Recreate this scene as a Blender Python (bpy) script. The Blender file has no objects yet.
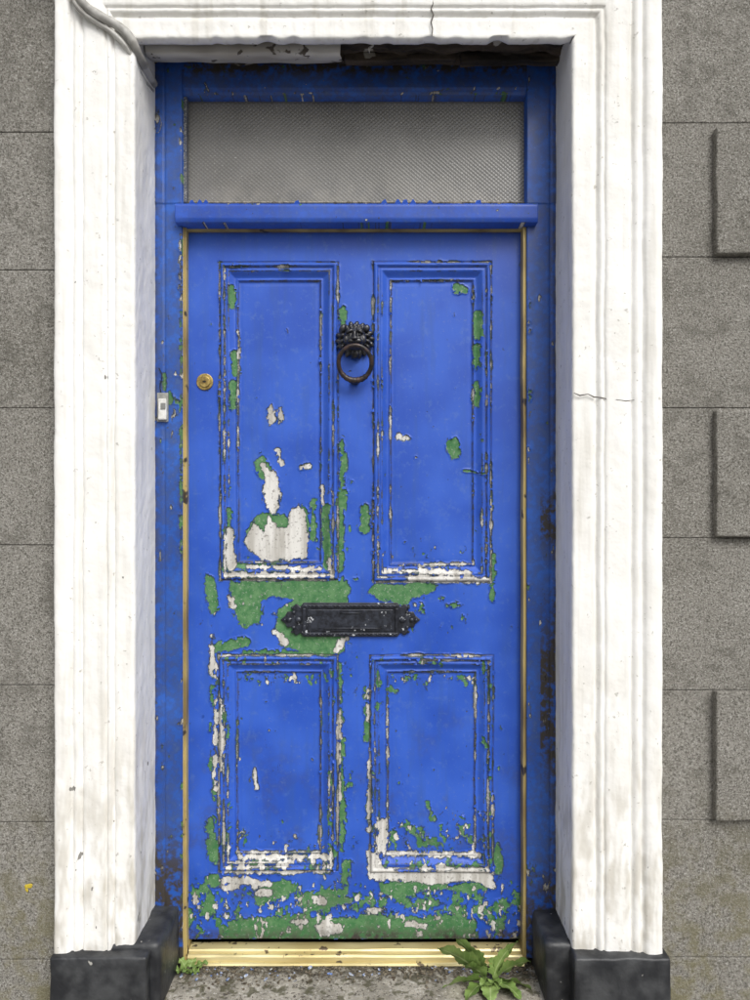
import bpy, bmesh, math, random
import numpy as np
from mathutils import Vector, noise, Matrix
random.seed(7)
S=0.0027; D=1.95; ZC=0.15+458*S
def kf(y): return D/(D+y)
def W(px,py,y=0.0):
    k=kf(y); return Vector(((px-375)*S/k, y, ZC+(500-py)*S/k))
scene=bpy.context.scene
col=scene.collection
# ---------------------------------------------------------------- helpers
def link(ob,parent=None):
    col.objects.link(ob)
    if parent is not None: ob.parent=parent
    return ob
def empty(name):
    e=bpy.data.objects.new(name,None); e.empty_display_size=0.1; col.objects.link(e); return e
def gridmesh(name,X,Y,Z,mat,attrs=None,parent=None,smooth=True):
    nz,nx=X.shape; n=nx*nz
    co=np.stack([X,Y,Z],-1).reshape(-1,3).astype(np.float32)
    idx=np.arange(n).reshape(nz,nx)
    q=np.stack([idx[:-1,:-1],idx[:-1,1:],idx[1:,1:],idx[1:,:-1]],-1).reshape(-1,4)
    me=bpy.data.meshes.new(name)
    me.vertices.add(n); me.vertices.foreach_set("co",co.ravel())
    me.loops.add(q.size); me.loops.foreach_set("vertex_index",q.ravel().astype(np.int32))
    me.polygons.add(len(q)); me.polygons.foreach_set("loop_start",np.arange(0,q.size,4).astype(np.int32))
    me.update(calc_edges=True)
    me.polygons.foreach_set("use_smooth",np.full(len(q),smooth))
    if attrs:
        for k,v in attrs.items():
            a=me.attributes.new(k,'FLOAT','POINT'); a.data.foreach_set('value',v.ravel().astype(np.float32))
    me.validate(); me.update()
    me.materials.append(mat)
    return link(bpy.data.objects.new(name,me),parent)
def bm_obj(name,bm,mat,parent=None,smooth=False,bevel=0,seg=2):
    me=bpy.data.meshes.new(name); bm.normal_update(); bm.to_mesh(me); bm.free()
    for p in me.polygons: p.use_smooth=smooth
    if mat: me.materials.append(mat)
    ob=link(bpy.data.objects.new(name,me),parent)
    if bevel:
        m=ob.modifiers.new('b','BEVEL'); m.width=bevel; m.segments=seg; m.limit_method='ANGLE'
    return ob
def bm_box(bm,x0,x1,y0,y1,z0,z1):
    r=bmesh.ops.create_cube(bm,size=1)
    for v in r['verts']:
        v.co=Vector(((x0+x1)/2+v.co.x*(x1-x0),(y0+y1)/2+v.co.y*(y1-y0),(z0+z1)/2+v.co.z*(z1-z0)))
    return r['verts']
def box(name,x0,x1,y0,y1,z0,z1,mat,parent=None,bevel=0.003):
    bm=bmesh.new(); bm_box(bm,x0,x1,y0,y1,z0,z1)
    return bm_obj(name,bm,mat,parent,bevel=bevel)
def rough_box(name,x0,x1,y0,y1,z0,z1,mat,parent=None,step=0.012,amp=0.002,bev=0.004,seed=0):
    bm=bmesh.new(); bm_box(bm,x0,x1,y0,y1,z0,z1)
    bmesh.ops.bevel(bm,geom=bm.edges[:],offset=bev,segments=2,affect='EDGES',profile=0.6)
    for it in range(7):
        es=[e for e in bm.edges if e.calc_length()>step*1.6]
        if not es: break
        bmesh.ops.subdivide_edges(bm,edges=es,cuts=1,use_grid_fill=True)
        if len(bm.verts)>40000: break
    for v in bm.verts:
        p=v.co*14+Vector((seed*3.1,0,0))
        v.co+=noise.noise_vector(p)*amp+noise.noise_vector(v.co*70)*amp*0.35
    return bm_obj(name,bm,mat,parent,smooth=True)
def ellip(bm,c,s,rot=None,seg=14):
    M=Matrix.Translation(Vector(c))
    if rot is not None: M=M@rot
    M=M@Matrix.Diagonal((s[0],s[1],s[2],1))
    bmesh.ops.create_uvsphere(bm,u_segments=seg,v_segments=max(6,seg//2+2),radius=1,matrix=M)
def tube(name,pts,r,mat,parent=None,res=3,handle='AUTO'):
    cu=bpy.data.curves.new(name,'CURVE'); cu.dimensions='3D'; cu.bevel_depth=1.0; cu.bevel_resolution=res
    sp=cu.splines.new('BEZIER'); sp.bezier_points.add(len(pts)-1)
    for i,p in enumerate(pts):
        b=sp.bezier_points[i]; b.co=p; b.handle_left_type=b.handle_right_type=handle
        b.radius=r[i] if isinstance(r,(list,tuple)) else r
    cu.materials.append(mat)
    return link(bpy.data.objects.new(name,cu),parent)
# numpy noise
def vnoise(X,Y,sc,seed,asp=1.0):
    rng=np.random.RandomState(seed); L=256
    T=rng.rand(L,L)
    x=X/sc; y=Y/(sc*asp)
    xi=np.floor(x).astype(int); yi=np.floor(y).astype(int)
    fx=x-xi; fy=y-yi
    fx=fx*fx*(3-2*fx); fy=fy*fy*(3-2*fy)
    a=T[yi%L,xi%L]; b=T[yi%L,(xi+1)%L]; c=T[(yi+1)%L,xi%L]; d=T[(yi+1)%L,(xi+1)%L]
    return (a*(1-fx)+b*fx)*(1-fy)+(c*(1-fx)+d*fx)*fy
def fbm(X,Y,sc,seed,octv=4,asp=1.0,gain=0.55):
    s=0;w=0;g=1
    for o in range(octv):
        s=s+g*vnoise(X+o*17.3,Y+o*9.1,sc/2**o,seed+o,asp); w+=g; g*=gain
    return s/w
def cell(X,Y,sc,seed,asp=1.0):
    rng=np.random.RandomState(seed); L=256
    JX=rng.rand(L,L); JY=rng.rand(L,L); V=rng.rand(L,L)
    x=X/sc; y=Y/(sc*asp); xi=np.floor(x).astype(int); yi=np.floor(y).astype(int)
    best=np.full(X.shape,1e9); val=np.zeros(X.shape)
    for dj in (-1,0,1):
        for di in (-1,0,1):
            a=xi+di; b=yi+dj; A=a%L; B=b%L
            d=(a+JX[B,A]-x)**2+(b+JY[B,A]-y)**2
            m=d<best; best=np.where(m,d,best); val=np.where(m,V[B,A],val)
    return val
def blur(A,n):
    for _ in range(n):
        A=A.copy()
        A[1:-1]=(A[:-2]+A[1:-1]*2+A[2:])/4
        A[:,1:-1]=(A[:,:-2]+A[:,1:-1]*2+A[:,2:])/4
    return A
def sd_poly(X,Y,P):
    P=np.array(P,float); d=np.full(X.shape,1e9); ins=np.zeros(X.shape,bool)
    n=len(P)
    for i in range(n):
        a=P[i]; b=P[(i+1)%n]; e=b-a
        wx=X-a[0]; wy=Y-a[1]
        t=np.clip((wx*e[0]+wy*e[1])/(e@e+1e-9),0,1)
        d=np.minimum(d,np.hypot(wx-t*e[0],wy-t*e[1]))
        c=((a[1]>Y)!=(b[1]>Y))
        xx=(b[0]-a[0])*(Y-a[1])/((b[1]-a[1]) if b[1]!=a[1] else 1e-9)+a[0]
        ins^=(c&(X<xx))
    return np.where(ins,d,-d)
def sd_ell(X,Y,cx,cy,rx,ry):
    q=np.hypot((X-cx)/rx,(Y-cy)/ry); return (1-q)*min(rx,ry)
def sd_seg(X,Y,x0,y0,x1,y1,w):
    wx=X-x0; wy=Y-y0; ex=x1-x0; ey=y1-y0
    t=np.clip((wx*ex+wy*ey)/(ex*ex+ey*ey+1e-9),0,1)
    return w-np.hypot(wx-t*ex,wy-t*ey)
# ---------------------------------------------------------------- node helpers
class NT:
    def __init__(s,name):
        s.m=bpy.data.materials.new(name); s.m.use_nodes=True; s.t=s.m.node_tree; s.n=s.t.nodes; s.l=s.t.links
        s.b=s.n['Principled BSDF']; s.tc=s.n.new('ShaderNodeTexCoord')
    def set(s,inp,v):
        if hasattr(v,'is_output') : s.l.new(v,inp)
        else:
            if isinstance(v,tuple) and len(v)==3 and inp.type=='RGBA': v=v+(1,)
            inp.default_value=v
    def mapping(s,scale=(1,1,1),loc=(0,0,0)):
        m=s.n.new('ShaderNodeMapping'); s.l.new(s.tc.outputs['Object'],m.inputs[0])
        m.inputs['Scale'].default_value=scale; m.inputs['Location'].default_value=loc; return m.outputs[0]
    def noise(s,scale,detail=3,rough=0.6,vec=None,dist=0):
        n=s.n.new('ShaderNodeTexNoise'); s.l.new(vec if vec is not None else s.tc.outputs['Object'],n.inputs['Vector'])
        n.inputs['Scale'].default_value=scale; n.inputs['Detail'].default_value=min(detail,2.5); n.inputs['Roughness'].default_value=rough
        n.inputs['Distortion'].default_value=dist; return n.outputs['Fac']
    def math(s,op,a,b=0.0,c=None):
        n=s.n.new('ShaderNodeMath'); n.operation=op; s.set(n.inputs[0],a); s.set(n.inputs[1],b)
        if c is not None: s.set(n.inputs[2],c)
        return n.outputs[0]
    def ramp(s,v,a,b,c=0.0,d=1.0,smooth=True):
        n=s.n.new('ShaderNodeMapRange'); n.interpolation_type='SMOOTHSTEP' if smooth else 'LINEAR'
        s.set(n.inputs[0],v)
        for i,x in enumerate((a,b,c,d)): n.inputs[i+1].default_value=x
        return n.outputs[0]
    def mix(s,f,a,b,mode='MIX'):
        n=s.n.new('ShaderNodeMix'); n.data_type='RGBA'; n.blend_type=mode
        s.set(n.inputs[0],f); s.set(n.inputs[6],a); s.set(n.inputs[7],b); return n.outputs[2]
    def attr(s,name):
        n=s.n.new('ShaderNodeAttribute'); n.attribute_name=name; return n.outputs['Fac']
    def sep(s):
        n=s.n.new('ShaderNodeSeparateXYZ'); s.l.new(s.tc.outputs['Object'],n.inputs[0]); return n.outputs
    def bump(s,h,strength=0.3,dist=0.001,normal=None):
        n=s.n.new('ShaderNodeBump'); n.inputs['Strength'].default_value=strength; n.inputs['Distance'].default_value=dist
        s.set(n.inputs['Height'],h)
        if normal is not None: s.l.new(normal,n.inputs['Normal'])
        return n.outputs[0]
    def out(s,color,rough,normal=None,metal=0,spec=0.5):
        s.set(s.b.inputs['Base Color'],color); s.set(s.b.inputs['Roughness'],rough)
        s.set(s.b.inputs['Metallic'],metal); s.set(s.b.inputs['Specular IOR Level'],spec)
        if normal is not None: s.l.new(normal,s.b.inputs['Normal'])
        return s.m
def mat_peel(name,blue,blue2,dirtamt=1.0,rough=0.46):
    t=NT(name)
    fg=t.attr('fg'); fw=t.attr('fw'); dirt=t.attr('dirt')
    fine=t.ramp(t.noise(330,2,0.6),0,1,-1.1,1.1,False)
    fgf=t.math('ADD',fg,fine); fwf=t.math('ADD',fw,fine)
    mg=t.ramp(fgf,-0.25,0.25); mw=t.ramp(fwf,-0.25,0.25)
    nA=t.noise(4.5,3,0.65); nB=t.noise(48,3,0.7); nC=t.noise(130,3,0.7); nS=t.noise(38,3,0.65,t.mapping((1,1,0.10)))
    b=t.mix(t.ramp(nA,0.33,0.66),blue,blue2)
    b=t.mix(t.ramp(nB,0.52,0.78,0,0.45),b,(blue[0]*1.8+0.05,blue[1]*1.5+0.05,blue[2]*1.02))
    b=t.mix(t.ramp(nS,0.48,0.76,0,0.36),b,(0.035,0.09,0.28))
    b=t.mix(t.ramp(nC,0.64,0.72,0,0.40),b,(0.13,0.18,0.37))
    g=t.mix(t.ramp(nB,0.3,0.72),(0.04,0.155,0.05),(0.11,0.24,0.10))
    g=t.mix(t.ramp(nC,0.56,0.70,0,0.65),g,(0.32,0.35,0.29))
    w=t.mix(t.ramp(nS,0.35,0.65),(0.68,0.665,0.63),(0.42,0.40,0.36))
    w=t.mix(t.ramp(nC,0.56,0.68,0,0.7),w,(0.17,0.15,0.13))
    eg=t.ramp(t.math('ABSOLUTE',t.math('ADD',fgf,0.1)),0.1,0.9,0.7,0.0)
    c=t.mix(mg,b,g); c=t.mix(eg,c,(0.02,0.03,0.065)); c=t.mix(mw,c,w)
    ew=t.ramp(t.math('ABSOLUTE',t.math('ADD',fwf,0.15)),0.1,1.0,0.7,0.0)
    c=t.mix(ew,c,(0.04,0.045,0.055))
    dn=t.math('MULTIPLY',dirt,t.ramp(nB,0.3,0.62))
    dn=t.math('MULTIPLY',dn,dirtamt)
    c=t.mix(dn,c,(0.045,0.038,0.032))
    r=t.math('ADD',t.math('MULTIPLY',mg,0.25),t.ramp(nA,0.3,0.7,rough-0.10,rough+0.10))
    h=t.math('ADD',t.noise(26,2,0.6,t.mapping((1,1,0.35))),t.math('MULTIPLY',nC,0.15))
    return t.out(c,r,t.bump(h,0.6,0.0013),spec=0.42)
M_door=mat_peel('door_paint',(0.018,0.075,0.43),(0.030,0.108,0.53))
M_frame=mat_peel('frame_paint',(0.014,0.075,0.35),(0.024,0.11,0.46),1.25,0.42)
def mat_white(name='white_masonry_paint'):
    t=NT(name); z=t.sep()[2]
    nA=t.noise(9,3,0.6); nB=t.noise(55,3,0.75); nL=t.noise(24,3,0.7,t.mapping((1,1,0.3)))
    c=t.mix(t.ramp(nA,0.3,0.7),(0.88,0.87,0.845),(0.815,0.80,0.76))
    st=t.ramp(t.noise(32,3,0.65,t.mapping((1,1,0.06))),0.50,0.78,0,0.50)
    c=t.mix(st,c,(0.54,0.51,0.44))
    c=t.mix(t.ramp(nB,0.645,0.73,0,0.6),c,(0.33,0.31,0.27))
    low=t.math('MULTIPLY',t.ramp(z,0.25,1.25,1.0,0.0),t.ramp(nL,0.43,0.66))
    c=t.mix(t.math('MULTIPLY',low,0.65),c,(0.44,0.40,0.32))
    chip=t.ramp(t.math('ADD',t.noise(30,3,0.6,t.mapping((1,1,0.6),(4,1,1))),t.ramp(z,0.2,1.4,0.06,0)),0.755,0.765)
    c=t.mix(chip,c,(0.25,0.24,0.22))
    n=t.bump(t.math('SUBTRACT',t.math('ADD',t.noise(35,2,0.6),t.math('MULTIPLY',nB,0.3)),t.math('MULTIPLY',chip,0.5)),0.55,0.003)
    return t.out(c,0.6,n,spec=0.3)
M_white=mat_white()
def mat_wall():
    t=NT('ashlar_render'); z=t.sep()[2]
    n1=t.noise(210,2.5,0.74); n2=t.noise(330,2,0.6,t.mapping((1,1,1),(3,3,3))); n3=t.noise(16,3,0.75)
    c=t.mix(t.ramp(t.noise(2.4,3,0.6),0.3,0.7),(0.205,0.194,0.170),(0.265,0.252,0.226))
    c=t.mix(t.ramp(n1,0.50,0.64,0,0.80),c,(0.070,0.064,0.054))
    c=t.mix(t.ramp(n1,0.45,0.34,0,0.70),c,(0.42,0.41,0.38))
    c=t.mix(t.ramp(n3,0.48,0.70,0,0.50),c,(0.115,0.108,0.092))
    c=t.mix(t.ramp(n2,0.65,0.70,0,0.8),c,(0.58,0.57,0.54))
    c=t.mix(t.math('MULTIPLY',t.ramp(z,0.1,0.8,0.6,0),t.ramp(n3,0.4,0.65)),c,(0.20,0.18,0.09))
    return t.out(c,0.93,t.bump(n1,1.0,0.004),spec=0.2)
M_wall=mat_wall()
def simple(name,c1,c2,sc=40,rough=0.5,bs=0.3,bd=0.001,metal=0,spec=0.5,extra=None,map_=(1,1,1)):
    t=NT(name); c=t.mix(t.ramp(t.noise(sc,3,0.65,t.mapping(map_)),0.35,0.68),c1,c2)
    if extra: c=t.mix(t.ramp(t.noise(extra[1],3,0.7,t.mapping((1,1,1),(5,3,1))),extra[2],extra[2]+0.04),c,extra[0])
    return t.out(c,rough,t.bump(t.noise(sc*3,2,0.6),bs,bd),metal,spec)
M_black=simple('black_plinth_paint',(0.012,0.013,0.016),(0.05,0.052,0.055),14,0.5,0.6,0.004,extra=((0.36,0.35,0.32),30,0.68))
M_iron=simple('black_iron',(0.012,0.012,0.014),(0.045,0.045,0.05),60,0.32,0.5,0.001,0.3,0.8,extra=((0.40,0.41,0.42),75,0.68))
M_slot=simple('worn_black_paint',(0.010,0.011,0.016),(0.035,0.04,0.055),60,0.34,0.5,0.001,0.2,0.6,extra=((0.55,0.57,0.60),48,0.64))
M_rust=simple('rusty_iron',(0.016,0.015,0.015),(0.075,0.045,0.035),55,0.40,0.5,0.001,0.4,0.7)
M_brass=simple('aged_brass',(0.45,0.33,0.11),(0.22,0.15,0.05),80,0.42,0.3,0.001,0.7,0.5)
M_gold=simple('gold_weatherstrip',(0.54,0.42,0.17),(0.24,0.175,0.08),9,0.5,0.3,0.001,0.2,0.4,extra=((0.07,0.055,0.045),14,0.62),map_=(1,1,0.5))
M_sill=simple('yellow_threshold',(0.78,0.68,0.37),(0.58,0.47,0.21),12,0.34,0.3,0.001,0.35,0.6,extra=((0.15,0.115,0.07),30,0.62),map_=(0.3,1,1))
M_rot=simple('rotten_timber',(0.014,0.011,0.009),(0.085,0.063,0.045),25,0.9,0.9,0.006,map_=(0.15,1,1),extra=((0.34,0.32,0.28),14,0.62))
M_dirtywhite=simple('dirty_white_board',(0.70,0.68,0.63),(0.44,0.41,0.36),10,0.7,0.5,0.002,extra=((0.12,0.10,0.08),22,0.60),map_=(0.4,1,1))
M_cable=simple('painted_cable',(0.50,0.49,0.46),(0.25,0.24,0.22),22,0.6,0.4,0.002)
M_dark=simple('dark_gap',(0.01,0.01,0.01),(0.02,0.018,0.016),20,0.9)
M_crack=simple('crack_shadow',(0.07,0.06,0.055),(0.18,0.17,0.15),60,0.95)
M_plastic=simple('white_plastic',(0.72,0.71,0.68),(0.55,0.54,0.50),50,0.4,0.1,0.0005)
M_grey=simple('grey_plate',(0.20,0.20,0.19),(0.33,0.33,0.30),50,0.5,0.3,0.001)
def mat_step():
    t=NT('concrete_step'); y=t.sep()[1]
    c=t.mix(t.ramp(t.noise(12,3,0.7),0.35,0.68),(0.40,0.37,0.31),(0.23,0.21,0.17))
    nn=t.noise(130,3,0.65)
    c=t.mix(t.ramp(nn,0.58,0.68,0,0.8),c,(0.55,0.53,0.48))
    c=t.mix(t.ramp(nn,0.44,0.36,0,0.85),c,(0.07,0.06,0.05))
    c=t.mix(t.ramp(t.noise(20,3,0.75,t.mapping((1,1,1),(1,7,2))),0.53,0.60,0,0.8),c,(0.085,0.08,0.045))
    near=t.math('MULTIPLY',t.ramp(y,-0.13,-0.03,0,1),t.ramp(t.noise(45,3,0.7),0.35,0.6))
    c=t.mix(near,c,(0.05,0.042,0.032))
    return t.out(c,0.9,t.bump(nn,0.8,0.004),spec=0.2)
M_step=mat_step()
def mat_glass():
    t=NT('obscured_glass')
    o=t.sep()
    f=2*math.pi/0.0125
    a=t.math('SINE',t.math('MULTIPLY',o[0],f)); b=t.math('SINE',t.math('MULTIPLY',o[2],f*1.15))
    p=t.ramp(t.math('MULTIPLY',a,b),-1,1,0,1,False)
    z=o[2]; zb=W(0,203,0)[2]; nB=t.noise(11,3,0.7)
    c=t.mix(t.ramp(t.noise(5,3,0.6),0.3,0.7),(0.125,0.12,0.108),(0.185,0.178,0.163))
    c=t.mix(t.ramp(p,0.45,0.95,0,0.30),c,(0.33,0.325,0.31))
    c=t.mix(t.math('MULTIPLY',t.ramp(z,zb-0.02,zb+0.10,0.6,0.06),t.ramp(nB,0.35,0.65)),c,(0.30,0.28,0.24))
    c=t.mix(t.ramp(t.noise(200,3,0.7),0.65,0.69,0,0.7),c,(0.45,0.44,0.41))
    t.out(c,0.28,t.bump(p,0.45,0.0012),spec=0.5)
    return t.m
M_glass=mat_glass()
# ---------------------------------------------------------------- peel fields
def finish(g,w,X,Y,seed,amp=1.6):
    n=(fbm(X,Y,12,seed,4,1.2)-0.5)*2*amp*1.4+(cell(X,Y,6.5,seed+3,1.2)-0.5)*amp*2.0+(cell(X,Y,2.8,seed+5,1.3)-0.5)*amp*1.1
    return g+n, w+n*0.9+(cell(X,Y,4,seed+9,1.4)-0.5)*amp*0.8
def chips(X,Y,dens,seed,sc=7,asp=1.4,base=0.86,k=0.27):
    m=fbm(X,Y,sc,seed,3,asp)*0.70+cell(X,Y,sc*0.62,seed+1,asp)*0.20+cell(X,Y,sc*0.3,seed+2,asp)*0.10
    return (m-(base-k*dens))*24
def lip(fg,fw,X,Y,seed):
    mg=(fg>0).astype(float); mw=(fw>0).astype(float)
    near=np.clip(blur(mg,3)*2.2,0,1)*(1-mg)
    gate=np.clip((fbm(X,Y,10,seed,3)-0.42)*6,0,1)
    return -mg*0.0009-mw*0.0006+0.0032*gate*near
def relief(name,px0,px1,py0,py1,y,fun,mat,step=0.002,depth=0.03,parent=None):
    a=W(px0,py1,y); b=W(px1,py0,y)
    nx=max(4,int((b.x-a.x)/step)); nz=max(4,int((b.z-a.z)/step))
    px=np.linspace(px0,px1,nx); py=np.linspace(py1,py0,nz)
    px=np.r_[px[0],px,px[-1]]; py=np.r_[py[0],py,py[-1]]
    PX,PY=np.meshgrid(px,py)
    H,fg,fw,dirt=fun(PX,PY)
    H=H.copy()
    H[0,:]=H[-1,:]=-depth; H[:,0]=H[:,-1]=-depth
    k=kf(y)
    X=(PX-375)*S/k; Z=ZC+(500-PY)*S/k; Y=y-H
    return gridmesh(name,X,Y,Z,mat,{'fg':fg,'fw':fw,'dirt':dirt},parent),(PX,PY,X,Y,Z,fg,fw)
# ---------------------------------------------------------------- front door
panels=[(220,262,338,580),(373,262,491,582),(219,655,338,871),(370,655,493,873)]
prof_d=[-0.8,0,1.0,2.2,3.6,4.6,5.2,7.0,8.0,9.5,11.5,13.5,14.6,15.6,16.6,17.4,18.2,19.5,21,23]
prof_h=[0,-2.5,3.5,7.0,7.4,5.0,2.0,1.2,3.2,1.5,-3,-7,-8.5,-9,-6.5,-7,-10.5,-12,-12,-11.5]
def door_fun(X,Y):
    wx=X+(fbm(X,Y,60,301,2)-0.5)*1.4; wy=Y+(fbm(X,Y,60,305,2)-0.5)*1.4
    H=np.zeros_like(X); dens=np.zeros_like(X); wearline=np.full(X.shape,-9.0); wd=np.zeros_like(X)
    dirtm=np.zeros_like(X)
    for i,(x0,y0,x1,y1) in enumerate(panels):
        d=np.minimum(np.minimum(wx-x0,x1-wx),np.minimum(wy-y0,y1-wy))
        h=np.interp(d,prof_d,prof_h)*0.001
        H=np.where(d>-0.8,h,H)
        vert=np.clip((Y-y0)/(y1-y0),0,1)
        low=1.0 if i>=2 else 0.0
        band=np.exp(-((d-7)/8.0)**2)*((d>-5)&(d<20))
        ul=0.15 if i==0 else 0.0
        dens=np.maximum(dens,band*(0.12+ul+0.45*vert**3+0.60*low))
        wd=np.maximum(wd,band*(0.05+ul*0.6+0.55*vert**8+0.46*low+0.10*low*vert))
        inner=(d>18)
        topchips=np.exp(-((Y-(y0+25))/9)**2)*low+0.7*np.exp(-((Y-(y1-30))/14)**2)
        if i==3: topchips=topchips+0.85*np.exp(-((Y-(y1-42))/18)**2)
        dens=np.maximum(dens,inner*(np.clip(topchips,0,1)*0.90+0.12*low))
        wd=np.maximum(wd,inner*(np.clip(topchips,0,1)*0.72+0.12*low))
        for dd,ww in ((0.2,0.3),(4.9,-0.1),(9.0,-0.6),(17.6,-0.1)):
            m=fbm(X,Y,26,40+i*3+int(dd),3)*0.8+cell(X,Y,5,60+i,1.0)*0.2
            wearline=np.maximum(wearline,ww-np.abs(d-dd)+(m-0.56+0.06*low+0.07*vert+0.02*(i==0))*5.5)
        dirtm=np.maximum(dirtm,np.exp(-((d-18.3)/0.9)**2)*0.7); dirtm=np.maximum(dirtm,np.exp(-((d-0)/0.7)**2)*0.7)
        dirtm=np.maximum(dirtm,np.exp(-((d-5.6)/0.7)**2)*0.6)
    wearline=np.minimum(wearline,0.9)
    br=np.clip((Y-868)/25,0,1); dens=np.maximum(dens,br*1.12); wd=np.maximum(wd,br*0.74)
    mid=np.exp(-((Y-612)/38)**2)*np.clip((X-185)/30,0,1)*np.clip((500-X)/40,0,1); dens=np.maximum(dens,mid*0.52); wd=np.maximum(wd,mid*0.38)
    cst=np.exp(-((X-350)/11)**2)*np.clip((Y-430)/60,0,1)*0.60; dens=np.maximum(dens,cst)
    lst=np.exp(-((X-213)/7)**2)*np.clip((Y-560)/60,0,1)*0.72; dens=np.maximum(dens,lst)
    rst=np.exp(-((X-497)/6)**2)*np.clip((Y-600)/200,0,1)*0.65; dens=np.maximum(dens,rst)
    edge=np.maximum(np.exp(-((X-188)/4)**2),np.exp(-((X-523)/4)**2)); dens=np.maximum(dens,edge*0.42)
    G=[]
    P=lambda *p: G.append(sd_poly(X,Y,p))
    Eg=lambda *p: G.append(sd_ell(X,Y,*p))
    Sg=lambda *p: G.append(sd_seg(X,Y,*p))
    P((205,573),(214,577),(219,612),(214,617),(206,600))
    P((230,581),(262,580),(335,580),(344,575),(347,600),(344,652),(333,655),(308,654),(283,645),(274,632),(278,610),(292,600),(270,597),(262,603),(256,612),(246,618),(236,612),(231,596))
    P((238,596),(262,600),(262,622),(246,627),(236,620))
    Sg(342,440,344,470,2.5); Sg(343,470,341,520,3.2); Sg(341,520,340,570,3.0)
    Sg(365,507,365,528,4.5)
    P((374,584),(420,582),(438,585),(434,592),(414,598),(405,606),(395,603),(380,600),(368,592))
    P((446,440),(456,438),(461,446),(460,458),(452,460),(447,450))
    Sg(478,314,478,336,3.6); Sg(478,348,478,364,3.4); Sg(477,383,477,403,3.8)
    Sg(232,288,232,306,2.4); Sg(234,352,235,372,2.8); Sg(233,384,233,406,3.8)
    Sg(343,308,343,330,2.8); Sg(344,330,341,342,2.4)
    P((254,462),(262,455),(270,462),(272,476),(262,478),(257,472))
    P((244,530),(262,512),(283,514),(290,524),(302,504),(309,520),(308,532),(280,536),(248,548))
    Sg(326,508,327,566,3.2); Sg(313,500,313,540,2.0); Sg(229,510,229,540,2.4)
    Sg(457,287,466,289,3.4); Sg(464,470,486,474,0.8); Sg(493,556,492,600,2.4)
    Sg(215,648,245,642,5.0); Sg(245,652,330,654,2.0); Sg(212,660,213,700,2.4); Sg(211,820,213,858,5.0); Sg(216,720,214,800,1.6)
    Sg(340,665,341,720,2); Sg(342,740,342,850,2.4); Sg(367,690,367,740,2.4)
    Sg(389,690,397,692,3.2); Sg(428,804,433,820,2.8)
    P((228,922),(250,917),(300,915),(345,918),(372,914),(410,917),(448,914),(475,920),(478,932),(478,940),(224,940))
    P((380,883),(410,879),(450,884),(480,882),(486,889),(470,893),(430,890),(395,897),(382,892))
    P((262,885),(282,880),(298,884),(296,893),(272,902),(258,905),(255,897))
    P((300,895),(322,890),(333,898),(330,910),(305,912)); Eg(345,900,9,5); Eg(210,905,6,12); Eg(190,918,5,10)
    Eg(337,588,14,9); Eg(455,605,6,3); Eg(258,566,16,2.0); Eg(425,903,20,4); Eg(500,905,10,4)
    Eg(345,870,5,14); Eg(497,860,4,16); Eg(214,880,7,6)
    g=np.max(np.array(G),0); G.clear()
    P((243,541),(253,522),(262,533),(268,515),(276,528),(286,530),(291,511),(298,504),(305,517),(308,558),(286,560),(262,560),(250,551))
    P((263,490),(268,471),(276,470),(280,486),(279,506),(272,516),(264,506))
    P((266,408),(271,402),(275,418),(269,425)); Sg(280,407,281,421,1.9); Sg(262,465,270,480,2.0); Sg(277,450,282,465,1.9)
    Sg(230,530,230,566,3.8); Sg(226,575,330,575,2.4); Sg(248,567,320,569,1.4); Sg(330,560,332,576,2.4)
    Sg(385,570,470,573,2.0); Sg(410,578,488,580,3.0); Sg(400,566,462,564,0.6)
    Sg(398,436,408,437,2.2); Sg(302,468,308,466,1.6); Sg(238,330,238,356,0.9); Sg(322,486,322,504,1.0)
    Sg(224,880,268,884,3.2); Sg(240,858,330,858,2.2); Sg(222,872,330,872,1.4); Sg(255,886,245,878,3)
    Sg(216,665,215,790,1.2); Sg(221,700,221,770,1.2); Sg(340,690,340,800,0.9)
    P((366,850),(376,852),(384,868),(420,872),(470,868),(492,872),(496,888),(470,880),(430,885),(390,880),(370,878))
    P((378,822),(386,820),(388,846),(384,858),(378,850)); Sg(388,855,480,856,1.9); Sg(369,760,369,830,1.6)
    Sg(368,690,368,720,1.4); Eg(375,910,10,4.5); Eg(330,929,14,6); Eg(266,893,8,3.8); Eg(232,887,8,3.4); Eg(322,902,6,5)
    Eg(212,660,2,18); Sg(254,770,256,790,1.4); Sg(230,598,233,606,2.2); Sg(276,632,284,642,2.8); Sg(337,650,343,640,2.6)
    Sg(345,610,347,640,1.2); Eg(300,922,7,3); Eg(420,925,12,3)
    w=np.max(np.array(G),0)
    g,w=finish(g,w,X,Y,11,1.5)
    g=np.maximum(g,chips(X,Y,dens,77)); w=np.maximum(np.maximum(w,chips(X,Y,wd,177,6.5,1.5,0.87)),wearline)
    g=np.maximum(g,w+0.3+2.2*(fbm(X,Y,12,91,2)-0.5))
    g=np.clip(g,-9,9); w=np.clip(w,-9,9)
    H=H+lip(g,w,X,Y,51)
    H=H+(fbm(X,Y,90,500,3)-0.5)*0.002
    dirt=np.clip((Y-925)/12,0,1)*0.8+0.3*np.clip((fbm(X,Y,30,600,3)-0.52)*6,0,1)*np.clip((Y-640)/200,0,1)
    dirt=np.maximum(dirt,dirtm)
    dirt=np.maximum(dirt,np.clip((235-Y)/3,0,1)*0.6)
    return H,g,w,dirt
front_door=empty('front_door')
leaf,LD=relief('door_leaf',187,524.5,232,939,0.0,door_fun,M_door,0.0018,0.045,front_door)
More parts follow.
